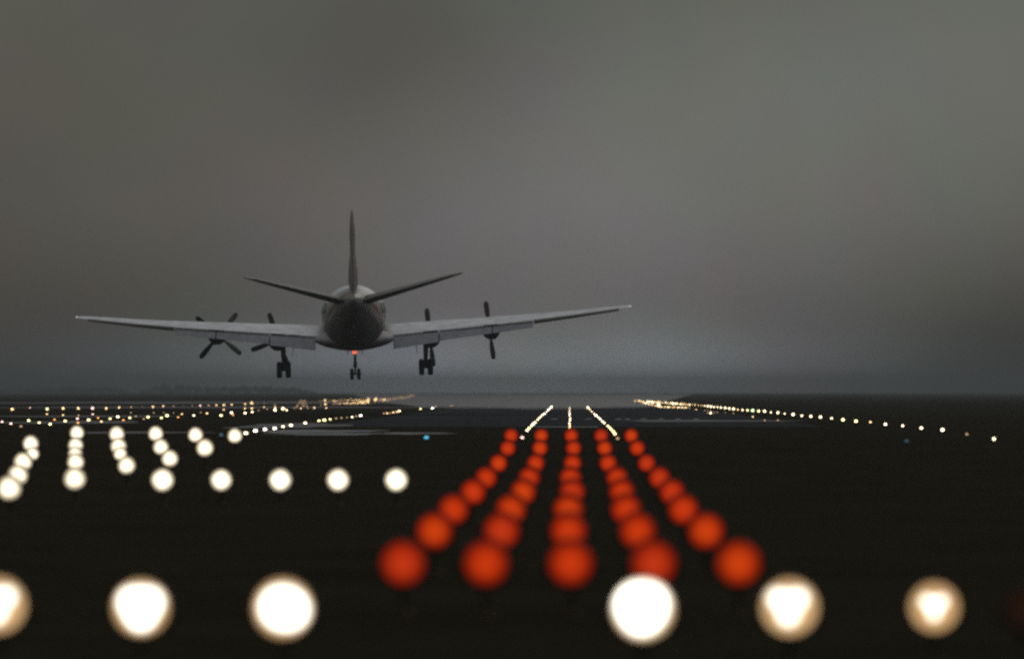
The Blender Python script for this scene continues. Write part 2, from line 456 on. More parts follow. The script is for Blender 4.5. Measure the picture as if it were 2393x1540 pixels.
# right runway edge, near to far   (x, y, size, colour)
Z5 = lambda x, y: (1382.8+x*.4221, 887.9+y*.4221)
R = [(2227, 326, 11, 'w'), (2077, 300, 8, 'd'), (1942, 276, 13, 'w'), (1825, 266, 11, 'w'), (1722, 253, 9, 'w'), (1626, 245, 11, 'w'), (1543, 233, 8, 'a'), (1463, 228, 12, 'y'),
     (1391, 220, 12, 'y'), (1328, 212, 8, 'w'), (1266, 205, 11, 'w'), (1213, 201, 10, 'w'), (1163, 198, 8, 'w'), (1115, 191, 11, 'w'), (1068, 187, 6, 'w'), (1031, 181, 9, 'w'),
     (992, 179, 6, 'w'), (957, 173, 10, 'w'), (924, 172, 9, 'y'), (891, 169, 12, 'g'), (862, 168, 8, 'y'), (835, 166, 7, 'w'), (809, 164, 6, 'a'), (785, 160, 9, 'w'),
     (761, 158, 8, 'w'), (739, 154, 8, 'w'), (715, 153, 7, 'w'), (696, 150, 6, 'w'), (677, 149, 6, 'w'), (660, 147, 8, 'w'), (642, 145, 7, 'w'), (625, 143, 5, 'w'), (608, 141, 4, 'a'),
     (590, 140, 4, 'a'), (572, 138, 5, 'a'), (556, 137, 4, 'a')]
for i, (x, y, d, c) in enumerate(R):
    px, py = Z5(x, y)
    small('runway_edge_lamp', px, py, d*.8, c, 'small %s lamp, %s from the near end of the right edge row' % (ADJ[c], ordw(i)), 'runway lamp', 'lamps along the right edge of the runway')
rnd = random.Random(3)
ZR = lambda x, y: (1419.2+x*.2129, 909.8+y*.2129)
up = [(900-13.5*i, 168-.075*(13.5*i)) for i in range(45)]
i = 0
for x, y in up:
    if rnd.random() < .18: continue
    if x < 300: break
    px, py = ZR(x, y+rnd.uniform(-3, 3))
    c = rnd.choice('aawwd') if x > 420 else rnd.choice('ad')
    small('runway_edge_lamp', px, py, rnd.uniform(2.6, 5), c, 'tiny %s lamp, %s from the right in the crowded far upper row' % (ADJ[c], ordw(i)), 'runway lamp', 'crowded far lamps beyond the right runway edge')
    i += 1
i = 0
for k in range(40):
    x = 905-13.2*k
    if x < 390: break
    if rnd.random() < .15: continue
    y = 202-.035*(905-x) if x > 560 else 190-.29*(560-x)
    px, py = ZR(x, y+rnd.uniform(-2, 2))
    c = rnd.choice('aadw')
    small('taxiway_lamp_or_glint', px, py, rnd.uniform(2.4, 4.5), c, 'tiny %s lamp, %s from the right in the lower far row' % (ADJ[c], ordw(i)), 'taxiway lamp', 'lower row of far lamps on the right')
    i += 1
for i, (x, y, d, c) in enumerate([(565, 165, 10, 'w'), (560, 180, 8, 'w'), (552, 150, 6, 'a'), (1135, 260, 8, 'w'), (1100, 258, 5, 'd'), (1172, 252, 4, 'd'), (1207, 252, 4, 'd'), (1385, 262, 5, 'd'), (975, 222, 4, 'a'),
                                  (1070, 232, 3, 'd'), (1105, 232, 3, 'd'), (1140, 234, 4, 'd'), (1597, 300, 4, 'a'), (1728, 341, 3, 'd'), (1872, 339, 4, 'd'), (1295, 255, 4, 'f')]):
    px, py = ZR(x, y)
    small('taxiway_lamp_or_glint', px, py, d*.8, c, 'stray %s glimmer under the right edge row, %s from left' % (ADJ[c], ordw([565,560,552,1135,1100,1172,1207,1385,975,1070,1105,1140,1597,1728,1872,1295].__len__()-1-sorted([565,560,552,1135,1100,1172,1207,1385,975,1070,1105,1140,1597,1728,1872,1295], reverse=True).index(x))), 'taxiway lamp', 'stray lamps below the right runway edge')

# three converging touchdown lines in the middle of the runway
Z4 = lambda x, y: (727.8+.3346*x, 887.9+.3346*y)
L = {'left': [(1472, 402, 12, 'p'), (1506, 352, 10, 'w'), (1520, 337, 12, 'y'), (1537, 320, 9, 'y'), (1548, 308, 11, 'c'), (1562, 296, 11, 'y'), (1580, 277, 7, 'w'), (1592, 265, 6, 'w'), (1603, 254, 7, 'w'), (1615, 243, 8, 'w'),
              (1628, 235, 8, 'c'), (1643, 221, 6, 'w'), (1655, 209, 8, 'c'), (1666, 198, 6, 'w'), (1676, 188, 8, 'c')],
     'centre': [(1803, 330, 6, 'a'), (1804, 317, 6, 'a'), (1802, 303, 6, 'w'), (1806, 282, 6, 'w'), (1807, 269, 9, 'w'), (1803, 250, 5, 'w'), (1803, 236, 7, 'c'), (1802, 222, 6, 'w'), (1803, 208, 5, 'w'), (1803, 194, 5, 'w')],
     'right': [(2138, 408, 6, 'd'), (2119, 376, 11, 'y'), (2108, 360, 10, 'y'), (2094, 345, 9, 'y'), (2083, 333, 9, 'y'), (2070, 321, 8, 'y'), (2045, 300, 5, 'w'), (2031, 288, 8, 'w'), (2016, 272, 8, 'c'), (2004, 261, 6, 'w'), (1988, 248, 10, 'c'),
               (1974, 236, 6, 'w'), (1958, 220, 6, 'w'), (1944, 206, 6, 'w'), (1931, 192, 10, 'w')]}
for side, pts in L.items():
    for i, (x, y, d, c) in enumerate(pts):
        px, py = Z4(x, y)
        small('touchdown_lamp', px, py, d*.85, c, '%s touchdown lamp, %s from near in the %s line beyond the reds' % (ADJ[c], ordw(i), {'left': 'left-hand', 'centre': 'middle', 'right': 'right-hand'}[side]),
              'runway lamp', 'touchdown lamps in three converging lines', wide=1.1 if side != 'centre' else .9, gain=.75)

# left runway edge
Z2 = lambda x, y: (509.5+.2129*x, 902.5+.2129*y)
C = [(305, 514, 10, 'w'), (410, 488, 10, 'c'), (515, 472, 9, 'c'), (622, 461, 9, 'c'), (714, 442, 7, 'w'), (800, 428, 9, 'w'), (958, 403, 8, 'w'), (1108, 378, 7, 'y'), (1168, 371, 9, 'y'), (1231, 362, 6, 'y'), (1296, 352, 2, 'd'),
     (1355, 347, 4, 'd'), (1415, 343, 2, 'f'), (1472, 338, 4, 'w'), (1516, 328, 5, 'd'), (1565, 322, 7, 'c'), (1820, 298, 5, 'd'), (1856, 296, 5, 'a'), (1890, 295, 3, 'd'), (1924, 286, 5, 'a'), (1964, 280, 5, 'a'), (1991, 272, 6, 'w'),
     (2222, 247, 5, 'y'), (2354, 241, 6, 'c'), (2390, 222, 5, 'd'), (2555, 215, 4, 'd'), (2580, 213, 3, 'd')]
for i, (x, y, d, c) in enumerate(C):
    px, py = Z2(x, y)
    small('runway_edge_lamp', px, py, d*.85, c, 'small %s lamp, %s from the near end of the left edge row' % (ADJ[c], ordw(i)), 'runway lamp', 'lamps along the left edge of the runway', wide=1.5)

# upper row of the distant left field, left to right
Z1 = lambda x, y: (x*.2129, 902.5+.2129*y)
A = [(134, 252, 10, 'a'), (330, 237, 4, 'p'), (517, 250, 9, 'y'), (692, 243, 9, 'a'), (860, 243, 9, 'a'), (1015, 242, 10, 'p'), (1166, 243, 8, 'a'), (1307, 234, 7, 'a'), (1440, 230, 4, 'o'), (1565, 226, 2, 'f'), (1678, 225, 7, 'a'), (1793, 220, 6, 'a'),
     (1905, 219, 5, 'd'), (2010, 215, 2, 'f'), (2107, 215, 4, 'd'), (2198, 213, 6, 'p'), (2290, 211, 7, 'd'), (2375, 208, 6, 'a')]
A = [(*Z1(x, y), d, c) for x, y, d, c in A]
A += [(*Z2(x, y), d, c) for x, y, d, c in [(65, 206, 7, 'a'), (150, 203, 6, 'a'), (297, 196, 6, 'a'), (370, 186, 9, 'a'), (432, 185, 3, 'f'), (505, 190, 3, 'd'), (538, 252, 5, 'd')]]
for i, (px, py, d, c) in enumerate(A):
    small('apron_lamp_or_glint', px, py, d*.85, c, 'distant %s lamp, %s from left in the upper left row' % (ADJ[c], ordw(i)), 'airfield lamp', 'upper row of distant lamps on the left')
B = [(22, 390, 4, 'p'), (120, 410, 7, 'p'), (315, 376, 8, 'y'), (430, 399, 7, 'y'), (550, 416, 8, 'y'), (598, 366, 6, 'o'), (715, 382, 8, 'y'), (850, 355, 7, 'p'), (855, 400, 5, 'o'), (973, 370, 9, 'y'), (1077, 347, 4, 'o'), (1113, 387, 6, 'a'),
     (1208, 356, 7, 'y'), (1293, 335, 8, 'w'), (1355, 372, 5, 'o'), (1425, 347, 7, 'y'), (1490, 330, 4, 'd'), (1578, 359, 4, 'd'), (1625, 338, 8, 'y'), (1772, 347, 7, 'y'), (1833, 322, 9, 'y'), (1955, 340, 5, 'o'), (1997, 305, 5, 'a'), (2127, 320, 6, 'w'),
     (2273, 297, 6, 'a'), (2203, 288, 4, 'd'), (1687, 291, 4, 'd'), (1018, 307, 5, 'p'), (692, 316, 5, 'a'), (515, 305, 5, 'a'), (1438, 290, 3, 'd'), (862, 320, 4, 'd'), (1798, 290, 3, 'f'), (1905, 293, 3, 'f'), (230, 440, 3, 'd')]
B = [(*Z1(x, y), d, c) for x, y, d, c in B]
B += [(*Z2(x, y), d, c) for x, y, d, c in [(33, 320, 8, 'y'), (62, 257, 5, 'a'), (148, 290, 8, 'w'), (165, 316, 5, 'o'), (297, 294, 7, 'w'), (295, 243, 5, 'a'), (375, 282, 6, 'w'), (372, 243, 6, 'a'), (505, 229, 4, 'a'), (445, 266, 2, 'd')]]
B.sort()  # mixes lamps with their ground reflections, built as glowing heads too
for i, (px, py, d, c) in enumerate(B):
    small('taxiway_lamp_or_glint', px, py, d*.85, c, '%s light, %s from left among lamps and reflections below the upper left row' % (ADJ[c], ordw(i)), 'taxiway lamp', 'scattered taxiway lamps on the left field', wide=1.35)
# misty cluster and the long glowing band to the far left end of the field
D = [(625, 262, 10, 'w'), (627, 235, 7, 'a'), (625, 205, 7, 'f'), (712, 246, 10, 'w'), (755, 264, 6, 'w'), (738, 252, 5, 'a'), (1057, 238, 6, 'a'), (1058, 225, 4, 'd'), (835, 242, 4, 'd'), (910, 243, 5, 'a'),
     (912, 160, 6, 'd'), (950, 162, 7, 'd'), (930, 185, 6, 'd'), (900, 178, 5, 'd'), (960, 190, 6, 'd'), (880, 190, 5, 'f'), (872, 215, 6, 'd'), (940, 215, 6, 'd'), (975, 220, 6, 'd'), (860, 232, 5, 'd'), (985, 240, 5, 'd'), (920, 205, 6, 'f'),
     (1175, 157, 7, 'a'), (1178, 198, 7, 'a'), (1188, 240, 5, 'a'), (1130, 207, 4, 'd'), (1120, 160, 4, 'f'), (1145, 165, 4, 'f'), (1220, 157, 4, 'd'), (1205, 175, 4, 'f')]
D = [(*Z2(x, y), d, c) for x, y, d, c in D]; D.sort()  # stacked points include lamp reflections built as glowing heads
for i, (px, py, d, c) in enumerate(D):
    small('apron_lamp_or_glint', px, py, d*.85, c, '%s light, %s from left among misty lamps and reflections under the airliner' % (ADJ[c], ordw(i)), 'airfield lamp', 'misty lamp cluster left of centre')
rnd = random.Random(11)
EU, EL, EM, ET = [], [], [], []
x = 1262
while x < 1645:
    k = (x-1262)/390
    EU.append((x, 163-18*k+rnd.uniform(-8, 6), rnd.uniform(3, 5), rnd.choice('ddfa')))
    EL.append((x+rnd.uniform(-4, 4), 194-12*k+rnd.uniform(-4, 4), rnd.uniform(3, 5), rnd.choice('daad')))
    if k > .72: EM.append((x+rnd.uniform(-6, 6), 170-6*k+rnd.uniform(-6, 6), 4, rnd.choice('aad')))
    x += 15
EM += [(1650, 140, 6, 'a'), (1652, 158, 6, 'a'), (1648, 175, 6, 'a')]
for x in [1721, 1723, 1728, 1735]: EM.append((x, rnd.uniform(128, 182), 6, 'a'))
x = 1745
while x < 2150:
    k = (x-1745)/400
    ET.append((x, 160-52*k+rnd.uniform(-10, 10), rnd.uniform(4, 7), 'a' if abs(x-1820) < 9 else rnd.choice('dfd' if k < .3 else 'ff')))
    x += 13
for E, nm in ((EU, 'the top edge of the long glowing band'), (EL, 'the bottom edge of the long glowing band'), (EM, 'the bright middle of the glowing band'), (ET, 'the rising fading tail of the band')):
    E = sorted((*Z2(x, y), d, c) for x, y, d, c in E)
    for i, (px, py, d, c) in enumerate(E):
        small('apron_lamp_or_glint', px, py, d*.9, c, '%s lamp, %s from left on %s' % (ADJ[c], ordw(i), nm), 'airfield lamp', 'glowing band of far apron lamps on the left')
# blue taxiway lamps and one glowing head for a ground glint
small('blue_lamp_or_glint', 996.5, 1022, 11, 'b', 'bright blue taxiway lamp on the grass below the wet pavement streak', 'taxiway lamp', 'blue taxiway lamps', wide=1.35)
small('blue_lamp_or_glint', 517, 1016, 14, 'n', 'dim blue taxiway lamp between the fourth and fifth white lamp columns', 'taxiway lamp', 'blue taxiway lamps')
small('blue_lamp_or_glint', 2119, 1030, 7, 'n', 'tiny faint blue glint in the dark field on the right', 'taxiway lamp', 'blue taxiway lamps', wide=1.6)

# ------------------------------------------------------------------ the airliner (local: Y forward, X right, Z up)
plane = empty('propeller_airliner', (0, 0, 0))
tag(plane, 'four-engined propeller airliner seen from behind, wheels and flaps down, landing low over the field', 'aeroplane')

def body_ring(y, cz, rx, rz, n=48, cx=0):
    return [Vector((cx+rx*math.cos(2*PI*i/n), y, cz+rz*math.sin(2*PI*i/n))) for i in range(n)]
FS = [(11.7, -.30, .04), (11.5, -.29, .24), (11.0, -.24, .58), (10.2, -.14, .98), (9.2, -.05, 1.30), (8.0, -.01, 1.53), (6.5, 0, 1.63), (2, 0, 1.63), (-3.0, 0, 1.63), (-4.5, .03, 1.60),
      (-6.0, .12, 1.49), (-7.5, .27, 1.29), (-9.0, .45, 1.03), (-10.5, .62, .74), (-12.0, .79, .42), (-12.8, .88, .20), (-13.05, .90, .05)]
bm = bmesh.new()
loft(bm, [body_ring(y, cz, r, r) for y, cz, r in FS])
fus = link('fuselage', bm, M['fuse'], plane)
def frad(y):
    for (a, ca, ra), (b, cb, rb) in zip(FS[:-1], FS[1:]):
        if b <= y <= a:
            t = (a-y)/(a-b); return ca+(cb-ca)*t, ra+(rb-ra)*t
# oval cabin windows, each a slightly proud pane
bm = bmesh.new()
n = 18; ws = [bm.verts.new((0, .24*math.cos(2*PI*i/n), .33*math.sin(2*PI*i/n))) for i in range(n)]
ws2 = [bm.verts.new((.02, .22*math.cos(2*PI*i/n), .31*math.sin(2*PI*i/n))) for i in range(n)]
for i in range(n): bm.faces.new((ws[i], ws[(i+1) % n], ws2[(i+1) % n], ws2[i]))
bm.faces.new(ws2)
win0 = link('window', bm, M['glass'], fus)
first = True
for s in (1, -1):
    for y in [-6.1, -4.6, -3.1, -1.6, -.1, 1.4, 2.9, 4.4, 5.9, 7.2]:
        w = win0 if first else win0.copy()
        if not first: COL.objects.link(w); w.parent = fus
        first = False
        cz, r = frad(y); z = .48; x = math.sqrt(r*r-(z-cz)**2)
        an = math.asin((z-cz)/r)
        w.location = (s*(x-.003), y, z); w.rotation_euler = (0, -an if s > 0 else an, 0)
        if s < 0: w.rotation_euler = (0, PI+an, 0)
# belly fairing / wing box and root fillets
bm = bmesh.new()
def fair(y, w, zt, zb, n=40):
    r = []
    for i in range(n):
        t = 2*PI*i/n; c, s = math.cos(t), math.sin(t)
        sx = math.copysign(abs(c)**1.25, c); sz = math.copysign(abs(s)**1.1, s)
        r.append(Vector((w*sx, y, (zt+zb)/2+(zt-zb)/2*sz)))
    return r
loft(bm, [fair(5.2, .5, -1.05, -1.55), fair(4.2, 1.6, -.60, -1.70), fair(2.5, 2.05, -.50, -1.76), fair(.5, 2.1, -.50, -1.76), fair(-1.2, 2.05, -.50, -1.75), fair(-1.9, 1.75, -.60, -1.72), fair(-3.0, 1.1, -.8, -1.64), fair(-4.0, .4, -1.1, -1.5)])
link('belly_fairing', bm, M['belly'], plane)

def airfoil(x, yle, yte, zte, tmax, inc, n=14, camber=.02):
    """closed section at span x; inc = incidence in degrees, measured at the trailing edge"""
    c = yle-yte; up, lo = [], []
    for i in range(n+1):
        u = .5*(1-math.cos(PI*i/n))     # 0 = LE, 1 = TE
        t = 5*tmax*(.2969*math.sqrt(u)-.1260*u-.3516*u*u+.2843*u**3-.1036*u**4)
        m = camber*c*4*u*(1-u)
        y = yle-u*c; zz = zte+(1-u)*c*math.tan(math.radians(inc))
        up.append(Vector((x, y, zz+m+t+.004))); lo.append(Vector((x, y, zz+m-t-.004)))
    return up+lo[::-1][0:-1]
# stations: |x|, yLE, yTE, zTE, thickness, incidence
WS = [(1.3, 3.55, -1.05, -1.02, .60, 3.2), (2.0, 3.45, -1.03, -.96, .56, 3.2), (4.3, 3.15, -.95, -.76, .48, 3.), (7.1, 2.75, -.80, -.53, .38, 2.8), (9.2, 2.45, -.70, -.35, .29, 2.6),
      (10.9, 2.2, -.50, -.18, .23, 2.3), (12.6, 1.95, -.25, .02, .17, 2.), (13.9, 1.7, .0, .17, .11, 1.8), (14.2, 1.45, .2, .21, .06, 1.5), (14.28, 1.2, .5, .23, .02, 1.)]
def wst(x):
    for a, b in zip(WS[:-1], WS[1:]):
        if a[0] <= x <= b[0]:
            t = (x-a[0])/(b[0]-a[0]); return [a[k]+(b[k]-a[k])*t for k in range(6)]
for s in (1, -1):
    bm = bmesh.new()
    loft(bm, [airfoil(s*x, a, b, z, t, i) for x, a, b, z, t, i in WS])
    wg = link('wing', bm, M['alu'], plane)
    # flap sections, hanging from the trailing edge; (x0, x1, drop0, drop1)
    for x0, x1, h0, h1 in [(1.98, 4.30, .66, .56), (4.36, 7.03, .50, .40), (7.09, 9.15, .40, .33)]:
        bm = bmesh.new(); rings = []
        for x, h in ((x0, h0), (x1, h1)):
            w = wst(x); y0, z0 = w[2]+.16, w[3]+.0
            d = Vector((0, -math.cos(math.radians(38)), -math.sin(math.radians(38)))); L_ = h/math.sin(math.radians(38))
            nrm = Vector((0, -math.sin(math.radians(38)), math.cos(math.radians(38))))
            r = []
            m = 8
            for i in range(m+1):
                u = i/m; th = .11*L_*(math.sqrt(u)*1.2*(1-u)+.06*(1-u)+.03)
                r.append(Vector((s*x, y0, z0-.05))+d*(u*L_)+nrm*(th))
            for i in range(m, -1, -1):
                u = i/m; th = .10*L_*(math.sqrt(u)*1.0*(1-u)+.06*(1-u)+.03)
                r.append(Vector((s*x, y0, z0-.05))+d*(u*L_)-nrm*(th))
            rings.append(r)
        loft(bm, rings)
        fl = link('flap', bm, M['flap'], wg, smooth_='auto')
        # small vane shroud line ahead of the flap
    bm = bmesh.new()
    r = []
    for x, h in ((9.2, .17), (11.2, .13), (13.6, .08)):
        w = wst(x); r.append([Vector((s*x, w[2]+.05, w[3]+.025)), Vector((s*x, w[2]-.20, w[3]-.01)), Vector((s*x, w[2]-.22, w[3]-.06-h*.3)), Vector((s*x, w[2]+.05, w[3]-.03-h))])
    loft(bm, r); link('aileron', bm, M['tail'], wg, smooth_=False)
    # nacelles
    for ei, (ex, ez, rr) in enumerate([(3.95, -1.19, .48), (7.07, -.88, .44)]):
        bm = bmesh.new()
        # slim turboprop cowling ahead of the wing
        prof = [(5.25, .30), (5.15, .36), (4.7, rr*.9), (4.0, rr), (2.5, rr*1.02), (1.2, rr), (.5, rr*.9), (.0, rr*.6), (-.3, rr*.2)]
        lathe_y(bm, prof, (s*ex, 0, ez), n=28, sz=1.0 if ei else 1.05)
        nc = link('engine_nacelle', bm, M['nacelle'], plane)
        bm = bmesh.new()
        lathe_y(bm, [(5.80, .02), (5.72, .12), (5.55, .22), (5.35, .28), (5.24, .29)], (s*ex, 0, ez), n=24)
        link('spinner', bm, M['prop'], nc)
        bm = bmesh.new()     # jet pipe under the wing trailing edge
        lathe_y(bm, [(1.2, .12), (.2, .12), (-.1, .11), (-.102, .09), (.2, .09)], (s*(ex+.12), 0, ez-rr*.72), n=16)
        link('exhaust_pipe', bm, M['steel'], nc)
        base = {(1, 0): 95.5, (1, 1): 96.8, (-1, 0): 108.5, (-1, 1): 49.4}[(s, ei)]
        for k in range(4):
            bm = bmesh.new(); rings = []
            an = math.radians(base+90*k); rad = Vector((math.cos(an), 0, math.sin(an))); tan = Vector((-math.sin(an), 0, math.cos(an)))
            c = Vector((s*ex, 5.42, ez))
            for q, w, th, tw in [(.18, .10, .09, 60), (.40, .17, .07, 50), (.65, .25, .05, 40), (.95, .30, .04, 32), (1.25, .30, .03, 26), (1.44, .26, .022, 24), (1.52, .14, .012, 22)]:
                tw = math.radians(tw); ch = tan*math.cos(tw)+Vector((0, 1, 0))*math.sin(tw); nn = rad.cross(ch)
                rings.append([c+rad*q+ch*(w/2*math.cos(2*PI*i/12))+nn*(th/2*math.sin(2*PI*i/12)) for i in range(12)])
            loft(bm, rings); link('propeller_blade', bm, M['prop'], nc)
    # tailplane with elevator
    TS = [(.35, -9.4, -11.9, .80, .46), (1.2, -9.65, -11.95, 1.01, .42), (3.0, -10.3, -12.05, 1.49, .31), (4.6, -10.95, -12.1, 1.91, .20), (5.3, -11.3, -12.1, 2.09, .11), (5.42, -11.6, -12.05, 2.14, .03)]
    bm = bmesh.new()
    loft(bm, [airfoil(s*x, a, b, z, t, 0, camber=0) for x, a, b, z, t in TS])
    tp = link('tailplane', bm, M['tail'], plane)
    bm = bmesh.new(); r = []
    for x, b, z in ((.75, -11.92, .93), (4.9, -12.1, 2.0)):
        h = .11 if x < 2 else .06
        r.append([Vector((s*x, b+.12, z+h)), Vector((s*x, b-.45 if x < 2 else b-.28, z+.03)), Vector((s*x, b-.45 if x < 2 else b-.28, z-.02)), Vector((s*x, b+.12, z-h))])
    loft(bm, r); link('elevator', bm, M['tail'], tp, smooth_=False)
    # main gear
    gx = s*3.65
    g = empty('main_gear', (gx, .4, 0)); g.parent = plane
    bm = bmesh.new()
    tube(bm, (-.03*s, 0, -1.35), (-.03*s, 0, -2.25), .095, .085, 16)
    tube(bm, (-.03*s, 0, -2.2), (-.03*s, 0, -2.66), .065, .065, 14)
    tube(bm, (-.36, 0, -2.66), (.36, 0, -2.66), .07, n=14)
    tube(bm, (.13*s, .35, -1.4), (.05*s, 0, -2.35), .04)
    tube(bm, (-.03*s, .7, -1.4), (-.03*s, 0, -2.3), .045)
    tube(bm, (0, -.12, -2.15), (0, -.2, -2.4), .03); tube(bm, (0, -.2, -2.4), (0, -.05, -2.6), .03)
    box(bm, (-.20, -.10, -2.70), (.20, .10, -2.34))
    g1 = link('oleo_strut', bm, M['steel'], g)
    for q in (-1, 1):
        bm = bmesh.new()
        lathe_x(bm, [(-.13, .24), (-.14, .31), (-.12, .385), (-.06, .42), (.06, .42), (.12, .385), (.14, .31), (.13, .24)], (q*.225, 0, -2.66), 32)
        wl = link('wheel', bm, M['rubber'], g)
        bm = bmesh.new()
        lathe_x(bm, [(-.10, .08), (-.142, .12), (-.136, .235), (.136, .235), (.142, .12), (.10, .08)], (q*.225, 0, -2.66), 24)
        link('hub', bm, M['steel'], g)
    bm = bmesh.new()   # open wheel-well door, hanging inboard
    dxx = -s*.55
    loft(bm, [[Vector((dxx, 1.0, -1.35)), Vector((dxx+.03, 1.0, -1.35)), Vector((dxx+.03, -.9, -1.35)), Vector((dxx, -.9, -1.35))],
              [Vector((dxx+s*.12, .8, -1.95)), Vector((dxx+s*.12+.025, .8, -1.95)), Vector((dxx+s*.12+.025, .1, -1.95)), Vector((dxx+s*.12, .1, -1.95))]])
    link('gear_door', bm, M['flap'], g, smooth_=False)
# fin and rudder: horizontal sections
bm = bmesh.new(); rings = []
def vfoil(z, yle, yte, t, n=12):
    c = yle-yte; a, b = [], []
    for i in range(n+1):
        u = .5*(1-math.cos(PI*i/n)); th = 5*t*(.2969*math.sqrt(u)-.1260*u-.3516*u*u+.2843*u**3-.1036*u**4)
        a.append(Vector((th+.006, yle-u*c, z))); b.append(Vector((-th-.006, yle-u*c, z)))
    return a+b[::-1][:-1]
for z, a, b, t in [(1.0, -7.2, -12.6, .10), (1.25, -7.9, -12.65, .30), (1.7, -8.7, -12.7, .46), (2.2, -9.2, -12.75, .46), (2.7, -9.6, -12.8, .36), (3.1, -9.9, -12.85, .26), (3.5, -10.25, -12.9, .25),
                   (4.1, -10.7, -12.9, .28), (4.6, -11.1, -12.9, .22), (5.05, -11.5, -12.85, .14), (5.25, -11.8, -12.75, .08), (5.32, -12.1, -12.6, .03)]:
    rings.append(vfoil(z, a, b, t))
loft(bm, rings); fin = link('fin', bm, M['tailred'], plane)
bm = bmesh.new()
loft(bm, [[Vector((-w, -12.62, z)), Vector((w, -12.62, z)), Vector((w*.25+.015, y, z)), Vector((-w*.25+.0, y, z))] for z, w, y in ((1.35, .07, -13.2), (2.1, .09, -13.35), (3.2, .06, -13.4), (4.6, .045, -13.3), (5.1, .03, -13.1))])
link('rudder', bm, M['tailred'], fin, smooth_=False)
# nose gear
g = empty('nose_gear', (.02, 8.3, 0)); g.parent = plane
bm = bmesh.new()
tube(bm, (0, 0, -1.4), (0, 0, -2.62), .075, .07, 14); tube(bm, (0, 0, -2.55), (0, 0, -3.06), .045)
tube(bm, (-.3, 0, -3.06), (.3, 0, -3.06), .045); tube(bm, (0, .9, -1.5), (0, 0, -2.5), .04)
box(bm, (-.10, -.08, -2.72), (.10, .08, -2.42))
link('oleo_strut', bm, M['steel'], g)
for q in (-1, 1):
    bm = bmesh.new()
    lathe_x(bm, [(-.085, .17), (-.095, .22), (-.08, .275), (-.04, .30), (.04, .30), (.08, .275), (.095, .22), (.085, .17)], (q*.18, 0, -3.06), 28)
    link('wheel', bm, M['rubber'], g)
    bm = bmesh.new()
    box(bm, (q*.38-.015, -.7, -2.05), (q*.38+.015, .7, -1.5))
    link('gear_door', bm, M['tail'], g, smooth_=False)
# belly beacon and wingtip lights
bm = bmesh.new(); lathe_z(bm, [(-1.92, .02), (-1.90, .08), (-1.84, .115), (-1.76, .12), (-1.72, .12)], (0, 0, 0), 18)
link('beacon', bm, M['beacon'], plane)
for s in (1, -1):
    bm = bmesh.new(); lathe_y(bm, [(1.0, .02), (.9, .05), (.5, .055), (.38, .02)], (s*14.2, 0, .25), 10, sz=.7)
    link('wingtip_lamp', bm, glow('wingtip_glow', (1., .95, .85), .7, 'NONE'), plane)
ZP = 307.0
d = ray(827, 740)
plane.location = (d.x*ZP, ZP, CAM_H+d.z*ZP)
plane.rotation_mode = 'YXZ'
plane.rotation_euler = (math.radians(1.0), math.radians(-1.15), math.atan2(-plane.location.x, ZP))

# ------------------------------------------------------------------ far woods in the mist
woods = surf('far_tree_foliage', (.13, .14, .135), .9, 0, .4, .3)
def wood(px0, px1, dist, h0, h1, seed, label):
    rnd = random.Random(seed); bm = bmesh.new()
    x0 = (px0-VX)/F*dist; x1 = (px1-VX)/F*dist; x = x0
    while x < x1:
        t = (x-x0)/(x1-x0); env = smooth(0, .12, t)*smooth(0, .12, 1-t)
        h = (h0+(h1-h0)*t)*(.35+.65*env)*rnd.uniform(.78, 1.1); r = h*rnd.uniform(.32, .5)
        for _ in range(5):
            cx, cy, cz = x+rnd.uniform(-r, r), dist+rnd.uniform(-14, 14), gz(dist)+h*rnd.uniform(.25, .8)
            rr = r*rnd.uniform(.4, .75)
            m = bmesh.ops.create_icosphere(bm, subdivisions=2, radius=rr, matrix=Matrix.Translation((cx, cy, cz)))
            for v in m['verts']:
                v.co += Vector((rnd.uniform(-1, 1), rnd.uniform(-1, 1), rnd.uniform(-1, 1)))*rr*.16
        tube(bm, (x, dist, gz(dist)), (x, dist, gz(dist)+h*.5), .3, .15, 7)
        x += r*rnd.uniform(.7, 1.3)
    o = link('far_woods', bm, woods, smooth_=False); tag(o, label, 'woods', kind='stuff')
wood(330, 740, 4100, 6.5, 4, 1, 'misty far wood behind the airliner, a darker grey shape on the left horizon')
wood(-60, 300, 4050, 3.5, 5.5, 2, 'low misty far wood at the left end of the horizon')

# ------------------------------------------------------------------ haze
bm = bmesh.new(); box(bm, (-3400, -260, -1.2), (3400, 4400, 11.4))
hz = link('haze', bm, [], smooth_=False); tag(hz, 'thin grey evening mist lying over the airfield', 'haze', kind='stuff')
hm, nt, out = newmat('haze_air')
pv = N(nt, 'ShaderNodeVolumePrincipled'); pv.inputs['Color'].default_value = (.30, .325, .34, 1); pv.inputs['Density'].default_value = .0005; pv.inputs['Anisotropy'].default_value = .3
nt.links.new(pv.outputs[0], out.inputs['Volume']); hz.data.materials.append(hm)

